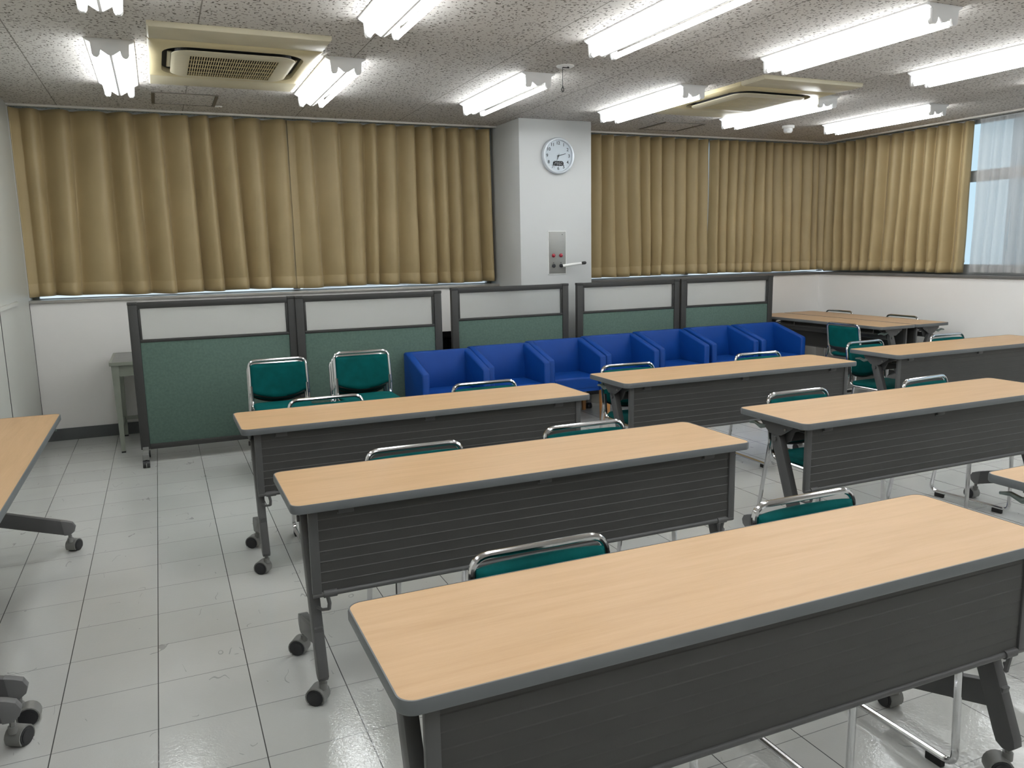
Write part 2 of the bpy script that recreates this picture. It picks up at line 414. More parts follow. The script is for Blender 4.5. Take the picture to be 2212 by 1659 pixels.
# back wall below the windows, with the recess behind the curtains
bw = B(); bw.box(((XL + XR) / 2, YB + 0.12, ZS / 2 - 0.012), (XR - XL + 0.5, 0.24, ZS - 0.024))
bw.box((XL - 0.12, YB + 0.15, ZC / 2 + .01), (0.24, 0.3, ZC - 0.02))
struct(bw.obj('wall_back', 'wall', smooth=0))
rw = B(); rw.box((XR + 0.12, (YB + YF) / 2, ZS / 2 - 0.012), (0.24, YB - YF, ZS - 0.024))
rw.box((XR + 0.12, (0.4 + YF) / 2, (ZS + ZC) / 2), (0.24, 0.4 - YF, ZC - ZS))
struct(rw.obj('wall_right', 'wall', smooth=0))
lw = B(); lw.box((XL - 0.1, (YB + YF) / 2, ZC / 2), (0.2, YB - YF, ZC))
struct(lw.obj('wall_left', 'panelwall', smooth=0))
tl_ = B()
for yj in (6.15, 7.486): tl_.box((XL + 0.001, yj, ZS / 2), (0.003, 0.010, ZS))
for yj in (4.95, 3.75, 2.55, 1.35): tl_.box((XL + 0.001, yj, ZS / 2), (0.003, 0.010, ZS))
struct(tl_.obj('trim_1', 'joint', smooth=0))
struct(B().prism([(XL, ZS + 0.03), (XL + 0.012, ZS + 0.03), (XL + 0.016, ZS + 0.022), (XL + 0.012, ZS), (XL, ZS)], 'y', 1.0, 6.85).obj('trim_2', 'panelwall', smooth=0))
struct(B().box(((XL + XR) / 2, YF - 0.1, ZC / 2), (XR - XL, 0.2, ZC)).obj('wall_front', 'wall', smooth=0))
# column with clock
COLX0, COLX1, COLY = 3.157, 3.923, 6.95
struct(B().box(((COLX0 + COLX1) / 2, (COLY + 7.74) / 2, ZC / 2), (COLX1 - COLX0, 7.74 - COLY, ZC), bev=0.006).obj('wall_column', 'column', smooth=35))
# sills
struct(B().box(((XL + COLX0) / 2, 7.63, ZS - 0.012), (COLX0 - XL, 0.30, 0.024), bev=0.003).obj('trim_3', 'sillgrey'))
struct(B().box(((COLX1 + XR) / 2, 7.625, ZS - 0.014), (XR - COLX1, 0.29, 0.028), bev=0.003).obj('trim_4', 'silldark'))
struct(B().box((7.575, (7.49 + 0.4) / 2, ZS - 0.014), (0.33, 7.49 - 0.4, 0.028), bev=0.003).obj('trim_5', 'silldark'))
# ceiling edge mouldings / curtain box lips
for i, (a, b) in enumerate(((XL, COLX0), (COLX1, XR))):
    struct(B().box(((a + b) / 2, 7.488, ZC - 0.008), (b - a, 0.022, 0.017), bev=0.003).obj('trim_%d' % (6 + i), 'trimwhite'))
struct(B().box((7.418, (7.49 + 0.4) / 2, ZC - 0.008), (0.022, 7.49 - 0.4, 0.017), bev=0.003).obj('trim_8', 'trimwhite'))
# baseboards
struct(B().box(((XL + COLX0) / 2, 7.494, 0.05), (COLX0 - XL, 0.012, 0.10)).obj('baseboard_back', 'base', smooth=0))
struct(B().box(((XR + COLX1) / 2, 7.494, 0.05), (XR - COLX1, 0.012, 0.10)).obj('baseboard_back_right', 'base', smooth=0))
struct(B().box((7.424, 2.2, 0.05), (0.012, 10.5, 0.10)).obj('baseboard_right', 'base', smooth=0))

# windows (aluminium sashes with glass) behind the curtains
def window(idx, axis, a, b, pos, mull, trans):
    f = B()
    def bar(u, z, du, dz, d=0.05):
        if axis == 'x': f.box((u, pos, z), (du, d, dz), bev=0.004)
        else: f.box((pos, u, z), (d, du, dz), bev=0.004)
    mid = (a + b) / 2
    for u in (a + 0.025, b - 0.025): bar(u, (ZS + ZC) / 2, 0.05, ZC - ZS)
    for u in mull: bar(u, (ZS + ZC) / 2, 0.06, ZC - ZS - 0.02, 0.06)
    for z, h in (((ZS + 0.05, 0.10) if axis == 'y' else (ZS + 0.003, 0.006)), (ZC - 0.02, 0.04)): bar(mid, z, b - a, h)
    if trans: bar(mid, trans, b - a, 0.11, 0.055)
    fo = struct(f.obj('window_%d' % idx, 'alu'))
    g = B()
    if axis == 'x': g.box((mid, pos, (ZS + ZC) / 2), (b - a - 0.04, 0.006, ZC - ZS - 0.06))
    else: g.box((pos, mid, (ZS + ZC) / 2), (0.006, b - a - 0.04, ZC - ZS - 0.06))
    g.obj('pane', 'glass', fo, smooth=0)
window(1, 'x', XL, COLX0, 7.735, (1.185,), 0)
window(2, 'x', COLX1, 7.68, 7.735, (5.60,), 0)
window(3, 'y', 0.4, 7.66, 7.67, (2.2, 4.4, 6.3), 2.155)

# neighbouring building seen through the lace
nb = thing('neighbouring_building', 'pale grey building across the street, faintly visible through the lace curtain', 'building', (16.5, 5.6, -6))
B().box((0, 0, 6.2), (6, 7.6, 12.4)).obj('facade_wall', 'facade', nb, smooth=0)
B().box((-3.05, 0, 12.5), (0.4, 7.8, 0.3)).obj('roof_edge', 'facade', nb, smooth=0)
for zz in (6.0, 8.6, 10.6):
    for yy in (-2.6, -0.9, 0.8, 2.5):
        B().box((-3.0, yy, zz), (0.08, 1.0, 1.1), bev=0.01).obj('window', 'facadewin', nb, smooth=0)

# ------------------------------------------------------------------ curtains
def curtain(name, label, axis, a, b, pos, sgn, seed, zbot, matk='drape', pleat=0.155, amp=0.045, hem=True, cat='curtain', ztop=2.69, thick=0.0025, fwd=0.0, irr=0.34):
    """pleated cloth hanging from the rail; sgn = direction of the room along the depth axis"""
    rnd = random.Random(seed); L = abs(b - a); dirn = 1 if b > a else -1
    knots = [0.0]
    while knots[-1] < L: knots.append(knots[-1] + pleat * rnd.uniform(1 - irr, 1 + irr))
    s_ = L / knots[-1]; knots = [k * s_ for k in knots]
    amps = [rnd.uniform(0.75, 1.15) for _ in knots]; sk = [rnd.uniform(-0.02, 0.02) for _ in knots]
    shp = [rnd.uniform(0.60, 0.84) for _ in knots]
    nu = max(60, int(L / 0.007)); zs = [ztop - (ztop - zbot) * t for t in (0, .03, .08, .16, .28, .42, .56, .70, .82, .90, .925, .93, .935, .97, 1.0)]
    bm = bmesh.new(); grid = []
    wav = [rnd.uniform(0, 6.28) for _ in range(4)]
    for zi, z in enumerate(zs):
        t = (ztop - z) / (ztop - zbot); row = []
        for i in range(nu + 1):
            u = L * i / nu
            env = min(1, u / .15, (L - u) / .15)
            us = u + env * (0.028 * t * math.sin(u * 3.1 + wav[0]) + 0.016 * t * t * math.sin(u * 7.3 + wav[1]))
            us = min(max(us, 0), L - 1e-6)
            k = 0
            while k < len(knots) - 2 and knots[k + 1] < us: k += 1
            P = knots[k + 1] - knots[k]
            f = (us - knots[k]) / max(1e-6, P)
            c = shp[k]
            ff = f / c * 0.5 if f < c else 0.5 + (f - c) / (1 - c) * 0.5
            y = 0.5 - 0.5 * math.cos(2 * PI * ff)
            y = y ** (0.75 + 0.35 * (1 - t))
            A = amp * amps[k] * (0.80 + 0.20 * t) * min(1.0, P / pleat + 0.25)
            d = A * y + 0.012 * t * math.sin(u * 2.3 + wav[2]) + 0.006 * math.sin(9 * t + u * 5 + wav[3]) * t
            d += fwd * max(0.0, 1 - u / 0.07)
            lat = -0.060 * P * math.sin(2 * PI * ff) * env
            if hem and 0.925 <= t <= 0.934: d -= 0.006
            zz = z + (0.006 * math.sin(u * 4.1 + wav[0]) + 0.0025 * math.sin(u * 17 + wav[1])) * (t ** 6)
            if axis == 'x': row.append(bm.verts.new((a + dirn * (u + lat), pos + sgn * d, zz)))
            else: row.append(bm.verts.new((pos + sgn * d, a + dirn * (u + lat), zz)))
        grid.append(row)
    for r0, r1 in zip(grid, grid[1:]):
        for i in range(nu): bm.faces.new((r0[i], r0[i + 1], r1[i + 1], r1[i]))
    bmesh.ops.recalc_face_normals(bm, faces=bm.faces[:])
    me = bpy.data.meshes.new('drape'); bm.to_mesh(me); bm.free(); me.materials.append(M[matk])
    me.polygons.foreach_set('use_smooth', [True] * len(me.polygons))
    ctr = (a + b) / 2
    root = thing(name, label, cat, (ctr, pos, zbot) if axis == 'x' else (pos, ctr, zbot), group='curtains along the windows')
    o = bpy.data.objects.new('drape', me); C.objects.link(o); o.parent = root
    o.location = -Vector(root.location)
    if thick:
        md = o.modifiers.new('thickness', 'SOLIDIFY'); md.thickness = thick; md.offset = 0
    # rail and its hangers just under the ceiling
    rl = B()
    if axis == 'x': rl.box((0, 0, ztop - zbot + 0.004), (L, 0.022, 0.012))
    else: rl.box((0, 0, ztop - zbot + 0.004), (0.022, L, 0.012))
    rl.obj('curtain_rail', 'alu', root, smooth=0)
    return root
curtain('curtain', 'tan drape at far left, from the left wall to the middle of the left window', 'x', -0.970, 1.200, 7.645, -1, 11, 1.197, pleat=0.215, amp=0.125, fwd=0.115)
curtain('curtain', 'tan drape on the left window, right half, beside the white column', 'x', 1.168, 3.150, 7.640, -1, 23, 1.198, pleat=0.19, amp=0.125, fwd=0.05)
curtain('curtain', 'tan drape just right of the white column', 'x', 3.93, 5.805, 7.640, -1, 5, 1.196, pleat=0.150, amp=0.110, irr=0.18)
curtain('curtain', 'tan drape on the back window, between the bright gap and the room corner', 'x', 5.846, 7.57, 7.640, -1, 31, 1.194, pleat=0.150, amp=0.110, irr=0.18)
curtain('curtain', 'tan drape on the right wall, next to the white lace curtain', 'y', 7.63, 5.69, 7.590, -1, 42, 1.194, pleat=0.165, amp=0.110, irr=0.20)
curtain('lace_curtain', 'white translucent lace curtain at the right edge, lets the window show through', 'y', 5.63, 3.3, 7.60, -1, 77, 1.192, matk='sheer', pleat=0.12, amp=0.06, hem=False, cat='curtain', thick=0)

curtain('lace_curtain', 'white lace curtain behind the right back drapes, a bright strip in their gap', 'x', 3.95, 7.60, 7.697, -1, 91, 1.190, matk='sheer', pleat=0.12, amp=0.012, hem=False, thick=0)
curtain('lace_curtain', 'white lace curtain behind the drape left of the column, edge peeping out below', 'x', 1.24, 3.13, 7.705, -1, 92, 1.186, matk='sheer', pleat=0.10, amp=0.012, hem=False, thick=0)

# ------------------------------------------------------------------ ceiling lights
def make_light():
    L = 1.25
    r = thing('ceiling_light', '', 'ceiling light')
    sec = [(-0.122, 0), (0.122, 0), (0.122, -0.012), (0.030, -0.078), (-0.030, -0.078), (-0.122, -0.012)]
    sec = [(-0.125, 0), (-0.125, -0.008), (-0.112, -0.016), (-0.045, -0.058), (-0.006, -0.086), (0.006, -0.086), (0.045, -0.058), (0.112, -0.016), (0.125, -0.008), (0.125, 0)]
    B().prism(sec, 'y', -L / 2 + 0.004, L / 2 - 0.004).obj('reflector_body', 'fixwhite', r, smooth=20)
    for s in (-1, 1):
        pl = [(-0.122, 0), (-0.122, -0.012), (-0.098, -0.024), (-0.094, -0.085), (-0.086, -0.098), (-0.062, -0.098), (-0.054, -0.085), (-0.05, -0.062), (-0.012, -0.086),
              (0.012, -0.086), (0.05, -0.062), (0.054, -0.085), (0.062, -0.098), (0.086, -0.098), (0.094, -0.085), (0.098, -0.024), (0.122, -0.012), (0.122, 0)]
        a, b = sorted((s * L / 2, s * (L / 2 - 0.014)))
        B().prism(pl, 'y', a, b, bev=0.002).obj('end_plate', 'fixgrey', r)
    for s in (-1, 1):
        t = B().tube([(s * 0.074, -L / 2 + 0.022, -0.082), (s * 0.074, L / 2 - 0.022, -0.082)], 0.0150, 12).obj('tube', 'tube', r)
        cp_ = B()
        for e_ in (-1, 1): cp_.cyl((s * 0.074, e_ * (L / 2 - 0.030), -0.082), (s * 0.074, e_ * (L / 2 - 0.012), -0.082), 0.0158, 12)
        cp_.obj('tube_cap', 'fixwhite', t)
    return r
light = placer(make_light)
LX = [-0.14, 1.18, 2.51, 3.81, 5.14, 6.43]
far_l = ['ceiling light left of the near air conditioner, above the far left curtain',
         'ceiling light right of the near air conditioner, in the back row',
         'ceiling light in the back row, left of the pull switch and the white column',
         'ceiling light in the back row between the white column and the far air conditioner',
         'ceiling light in the back row overlapping the far air conditioner, beside the smoke detector',
         'ceiling light nearest the back right corner, above the right wall drape']
near_l = ['ceiling light cut by the top edge at far left, only its blue-white end in view',
          'ceiling light cut by the top edge, right of the near air conditioner',
          'ceiling light cut by the top edge at centre right, long tubes in view',
          'ceiling light fully in view in the front row, above the far air conditioner',
          'ceiling light in the front row running off the right edge',
          'ceiling light of the front row beyond the right edge of the view']
for i, x in enumerate(LX): light(far_l[i], (x, 5.80, ZC), 0, 'twin-tube ceiling lights')
for i, x in enumerate(LX): light(near_l[i], (x, 3.69, ZC), 0, 'twin-tube ceiling lights')
for y in (1.58, -0.53):
    for i, x in enumerate(LX): light('twin-tube ceiling light of the rows above and behind the viewer', (x, y, ZC), 0, 'twin-tube ceiling lights out of view')

# ------------------------------------------------------------------ air conditioners
def make_ac():
    r = thing('ceiling_air_conditioner', '', 'air conditioner')
    W2, Lh = 0.475, 0.755
    for name, y0, y1 in (('side_panel', -Lh, -0.50), ('side_panel', 0.46, Lh)):
        pr = [(-W2, 0), (-W2, -0.020), (-W2 + 0.008, -0.030), (W2 - 0.008, -0.030), (W2, -0.020), (W2, 0)]
        B().prism(pr, 'y', y0, y1, bev=0.003).obj(name, 'acbeige', r)
    # centre cassette frame with rounded opening
    cyc = -0.02
    out = rrect(0.95, 0.955, 0.006, 8, 0, cyc); mid = rrect(0.86, 0.85, 0.20, 8, 0, cyc + 0.02); inn = rrect(0.80, 0.79, 0.17, 8, 0, cyc + 0.02)
    b = B(); n = len(out)
    lv = [[b.bm.verts.new((x, y, z)) for x, y in o] for o, z in ((out, 0), (out, -0.026), (rrect(0.935, 0.94, 0.01, 8, 0, cyc), -0.032), (mid, -0.040), (inn, -0.036), (inn, 0.0))]
    for A, D in zip(lv, lv[1:]):
        for i in range(n): b.bm.faces.new((A[i], A[(i + 1) % n], D[(i + 1) % n], D[i]))
    bmesh.ops.recalc_face_normals(b.bm, faces=b.bm.faces[:])
    b.obj('cassette_frame', 'acyellow', r, smooth=40)
    B().prism(rrect(0.81, 0.80, 0.17, 8, 0, cyc + 0.02), 'z', -0.006, 0.0).obj('air_slot', 'dark', r)
    for (x, y, w_, h_) in ((-0.358, cyc + 0.02, 0.026, 0.40), (0.358, cyc + 0.02, 0.026, 0.40), (0, cyc - 0.330, 0.40, 0.026), (0, cyc + 0.37, 0.40, 0.026)):
        B().box((x, y, -0.022), (w_, h_, 0.008), bev=0.003).obj('louver', 'acbeige' if w_ < 0.1 else 'dark', r)
    # intake panel with grille
    ip = B(); o1 = rrect(0.70, 0.69, 0.11, 8, 0, cyc + 0.02); o2 = rrect(0.655, 0.645, 0.095, 8, 0, cyc + 0.02)
    hole = rrect(0.505, 0.54, 0.004, 8, 0, cyc + 0.02)
    lv = [[ip.bm.verts.new((x, y, z)) for x, y in o] for o, z in ((o1, -0.040), (o1, -0.046), (o2, -0.056), (hole, -0.056), (hole, -0.040))]
    for A, D in zip(lv, lv[1:]):
        for i in range(len(o1)): ip.bm.faces.new((A[i], A[(i + 1) % n], D[(i + 1) % n], D[i]))
    bmesh.ops.recalc_face_normals(ip.bm, faces=ip.bm.faces[:])
    ipo = ip.obj('intake_panel', 'acbeige', r, smooth=30)
    B().prism(rrect(0.66, 0.65, 0.10, 8, 0, cyc + 0.02), 'z', -0.041, -0.005).obj('intake_core', 'dark', ipo, smooth=0)
    g = B()
    for k in range(37): g.box((-0.2525 + 0.505 * k / 36, cyc + 0.02, -0.053), (0.0046, 0.54, 0.005))
    for k in range(6): g.box((0, cyc + 0.02 - 0.27 + 0.54 * k / 5, -0.0535), (0.505, 0.0055, 0.005))
    g.obj('intake_grille', 'acyellow', ipo, smooth=0)
    return r
ac = placer(make_ac)
ac('yellowed ceiling air conditioner at upper left with its dark grille in view', (0.527, 5.47, ZC), 0, 'ceiling air conditioners')
ac('yellowed ceiling air conditioner seen flat behind the right-hand lights', (4.55, 5.47, ZC), 0, 'ceiling air conditioners')

# ceiling hatches, tag, switch, detector
def make_hatch():
    r = thing('ceiling_hatch', '', 'hatch')
    f = B()
    for s in (-1, 1):
        f.box((s * 0.224, 0, -0.004), (0.022, 0.47, 0.010)); f.box((0, s * 0.231, -0.003), (0.47, 0.008, 0.008))
    f.obj('hatch_frame', 'hatchframe', r, smooth=0)
    B().box((0, 0, -0.002), (0.42, 0.455, 0.004)).obj('hatch_board', 'ceiling', r, smooth=0)
    return r
hatch = placer(make_hatch)
hatch('square ceiling access hatch with dark frame behind the left air conditioner', (0.30, 6.91, ZC), 0, 'ceiling access hatches')
hatch('square ceiling access hatch in front of the drape right of the column', (4.87, 6.98, ZC), 0, 'ceiling access hatches')
tg = thing('ceiling_tag', 'tiny white tag on the ceiling beside the left access hatch', 'tag', (0.565, 7.165, ZC))
B().box((0, 0, -0.003), (0.055, 0.05, 0.006), bev=0.001).obj('plate', 'plastic', tg)
B().cyl((0.008, 0, -0.0075), (0.008, 0, -0.005), 0.006, 10).obj('dot', 'ink', tg)
ps = thing('pull_switch', 'round white ceiling plate with a hanging pull cord', 'switch', (2.593, 4.942, ZC))
B().lathe([(0.06, 0), (0.06, -0.004), (0.052, -0.009), (0.001, -0.010)], n=28).obj('plate', 'plastic', ps)
sl = B(); sl.box((0.004, 0.0, -0.0115), (0.048, 0.012, 0.004)); sl.box((0.010, -0.022, -0.0105), (0.012, 0.006, 0.004)); sl.obj('slot', 'dark', ps, smooth=0)
B().tube([(-0.02, 0, -0.01), (-0.02, 0, -0.135)], 0.0018, 6).obj('pull_cord', 'ink', ps)
rg = B().tube([(-0.02, 0, -0.125), (-0.02, 0, -0.142)], [0.002, 0.007], 8)
rg.tube([(-0.02 + 0.008 * math.cos(a), 0, -0.152 + 0.013 * math.sin(a)) for a in [2 * PI * k / 14 for k in range(14)]], 0.003, 6, closed=True)
rg.obj('pull_ring', 'ink', ps)
sd = thing('smoke_detector', 'small white round detector on the ceiling near the back right corner', 'smoke detector', (6.03, 6.60, ZC))
B().lathe([(0.062, 0), (0.062, -0.022), (0.056, -0.028), (0.001, -0.028)], n=28).obj('base', 'plastic', sd)
B().lathe([(0.046, -0.028), (0.046, -0.055), (0.034, -0.072), (0.001, -0.075)], n=28).obj('sensor_head', 'fixwhite', sd)

# ------------------------------------------------------------------ wall clock
def text_mesh(txt, size, font_thick=0.0006):
    cu = bpy.data.curves.new('numerals_text', 'FONT'); cu.body = txt; cu.size = size
    cu.align_x = 'CENTER'; cu.align_y = 'CENTER'; cu.extrude = font_thick; cu.offset = 0.0006
    o = bpy.data.objects.new('tmp', cu); C.objects.link(o)
    dg = bpy.context.evaluated_depsgraph_get(); dg.update()
    me = bpy.data.meshes.new_from_object(o.evaluated_get(dg)); bpy.data.objects.remove(o); bpy.data.curves.remove(cu)
    return me
ck = thing('wall_clock', 'round white-rimmed wall clock with black numerals on the column', 'clock', (3.552, COLY, 2.376))
B().lathe([(0.150, 0.0), (0.166, -0.004), (0.168, -0.030), (0.160, -0.042), (0.148, -0.044), (0.143, -0.038), (0.143, -0.020), (0.001, -0.020)], axis='y', n=56).obj('rim', 'clockrim', ck)
B().lathe([(0.1435, -0.019), (0.1435, -0.023), (0.001, -0.023)], axis='y', n=48).obj('dial', 'clockface', ck)
for h in range(1, 13):
    a = PI / 2 - h * PI / 6
    me = text_mesh(str(h), 0.041); me.materials.append(M['ink'])
    o = bpy.data.objects.new('numeral', me); C.objects.link(o); o.parent = ck
    o.location = (0.116 * math.cos(a), -0.0236, 0.116 * math.sin(a)); o.rotation_euler = (PI / 2, 0, 0)
def hand(name, ang, ln, wd, tail, y):
    ca, sa = math.cos(ang), math.sin(ang)
    def P2(l, s): return (l * ca - s * sa, l * sa + s * ca)
    B().prism([P2(-tail, -wd / 2), P2(ln, -wd / 3), P2(ln, wd / 3), P2(-tail, wd / 2)], 'y', y - 0.0012, y).obj(name, 'ink', ck, smooth=0)
hand('hour_hand', math.radians(15), 0.082, 0.0075, 0.012, -0.026)
hand('minute_hand', math.radians(-108), 0.036, 0.0075, 0.0, -0.0285)
hand('second_hand', math.radians(-113), 0.126, 0.0024, 0.02, -0.031)
B().lathe([(0.007, -0.022), (0.007, -0.034), (0.001, -0.035)], axis='y', n=14).obj('hub', 'ink', ck)
lcd = B().prism(rrect(0.112, 0.044, 0.0215, 6, 0.0, -0.070), 'y', -0.0262, -0.022).obj('display', 'lcd', ck)
seg = {'a': (0, 1, 1), 'b': (1, .5, 0), 'c': (1, -.5, 0), 'd': (0, -1, 1), 'e': (-1, -.5, 0), 'f': (-1, .5, 0), 'g': (0, 0, 1)}
dg_ = {'2': 'abged', '9': 'abcdfg', '6': 'acdefg', '0': 'abcdef'}
sg = B()
for ch, ox in (('2', -0.036), ('9', -0.016), ('6', 0.014), ('0', 0.034)):
    for s_ in dg_[ch]:
        x_, z_, hz = seg[s_]
        sg.box((ox + x_ * 0.0065, -0.0267, -0.070 + z_ * 0.0125), (0.011, 0.001, 0.0032) if hz else (0.0032, 0.001, 0.0105))
sg.box((-0.001, -0.0267, -0.070), (0.002, 0.001, 0.026))
sg.obj('digits', 'lcdink', lcd, smooth=0)
B().lathe([(0.1435, -0.0402), (0.1435, -0.0410), (0.001, -0.0410)], axis='y', n=48).obj('glass_cover', 'clearcover', ck)

# ------------------------------------------------------------------ crank control plate on the column
cpn = thing('control_plate', 'grey metal control plate with two red lamps and a white crank handle on the column', 'control panel', (3.542, COLY, 1.4725))
B().box((0, -0.003, 0), (0.184, 0.006, 0.40), bev=0.0015).obj('plate', 'steel', cpn)
fr_ = B()
for s in (-1, 1):
    fr_.box((s * 0.0945, -0.0035, 0), (0.005, 0.007, 0.41)); fr_.box((0, -0.0035, s * 0.2025), (0.194, 0.007, 0.005))
fr_.obj('plate_rim', 'plastic', cpn, smooth=0)
B().lathe([(0.004, -0.006), (0.004, -0.008), (0.001, -0.0085)], (0.055, 0, 0.172), 'y', 10).obj('screw', 'dark', cpn)
for x in (-0.041, 0.039):
    l_ = B().lathe([(0.018, -0.006), (0.018, -0.012), (0.014, -0.020), (0.006, -0.025), (0.001, -0.026)], (x, 0, -0.026), 'y', 20).obj('indicator_lamp', 'redlens', cpn)
    B().lathe([(0.018, -0.006), (0.018, -0.016), (0.012, -0.018), (0.012, -0.024), (0.001, -0.024)], (x, 0, -0.124), 'y', 20).obj('crank_socket', 'ink', cpn)
    mk_ = B(); mk_.prism([(x - 0.007, -0.099), (x + 0.007, -0.099), (x, -0.090)], 'y', -0.0072, -0.006); mk_.obj('arrow_mark', 'ink', cpn, smooth=0)
hd = B().tube([(0.045, -0.034, -0.126), (0.150, -0.065, -0.112), (0.235, -0.075, -0.104)], [0.014, 0.0125, 0.010], 10).obj('crank_handle', 'plastic', cpn)
B().cyl((0.039, -0.020, -0.124), (0.046, -0.036, -0.126), 0.012, 12).obj('crank_pivot', 'ink', hd)
B().tube([(0.228, -0.074, -0.105), (0.240, -0.0755, -0.103), (0.268, -0.078, -0.101), (0.276, -0.079, -0.1005)], [0.011, 0.0145, 0.0145, 0.009], 12).obj('crank_grip', 'rubber', hd)

# ------------------------------------------------------------------ folding tables
TL, TD, TZ = 1.83, 0.455, 0.72
def caster(b, x, y, ang, z0=0.0):
    """twin-wheel caster, hood (mat 0) and two wheels (mat 1); stem at (x,y)"""
    ca, sa = math.cos(ang), math.sin(ang)
    def T_(u, v_, z): return (x + u * ca - v_ * sa, y + u * sa + v_ * ca, z)
    off = -0.022; r = 0.029
    for s in (-1, 1):
        b.tube([T_(off, s * 0.011, z0 + r), T_(off, s * 0.0275, z0 + r)], r, 20, mi=1)
        b.tube([T_(off, s * 0.0275, z0 + r), T_(off, s * 0.0295, z0 + r)], r * 0.78, 20, mi=1)
    # hood: arc shell around wheels
    pts = []
    n = 12
    for k in range(n + 1):
        a = math.radians(-35 + 250 * k / n)
        pts.append((off + (r + 0.0055) * math.cos(a), z0 + r + (r + 0.0055) * math.sin(a)))
    for k in range(n, -1, -1):
        a = math.radians(-35 + 250 * k / n)
        pts.append((off + (r + 0.001) * math.cos(a), z0 + r + (r + 0.001) * math.sin(a)))
    f0 = set(b.bm.faces); m_ = len(pts); v0 = [b.bm.verts.new(T_(u, -0.026, z)) for u, z in pts]; v1 = [b.bm.verts.new(T_(u, 0.026, z)) for u, z in pts]
    fs = [b.bm.faces.new((v0[i], v0[(i + 1) % m_], v1[(i + 1) % m_], v1[i])) for i in range(m_)]
    h = n + 1
    for i in range(n):
        fs.append(b.bm.faces.new((v0[i], v0[i + 1], v0[m_ - 2 - i], v0[m_ - 1 - i])))
        fs.append(b.bm.faces.new((v1[i], v1[i + 1], v1[m_ - 2 - i], v1[m_ - 1 - i])))
    bmesh.ops.recalc_face_normals(b.bm, faces=fs); b._new(f0, 0)
    b.tube([T_(0, 0, z0 + 0.052), T_(0, 0, z0 + 0.075)], 0.014, 12, mi=0)
    b.tube([T_(0, 0, z0 + 0.072), T_(0, 0, z0 + 0.090)], 0.0085, 10, mi=0)

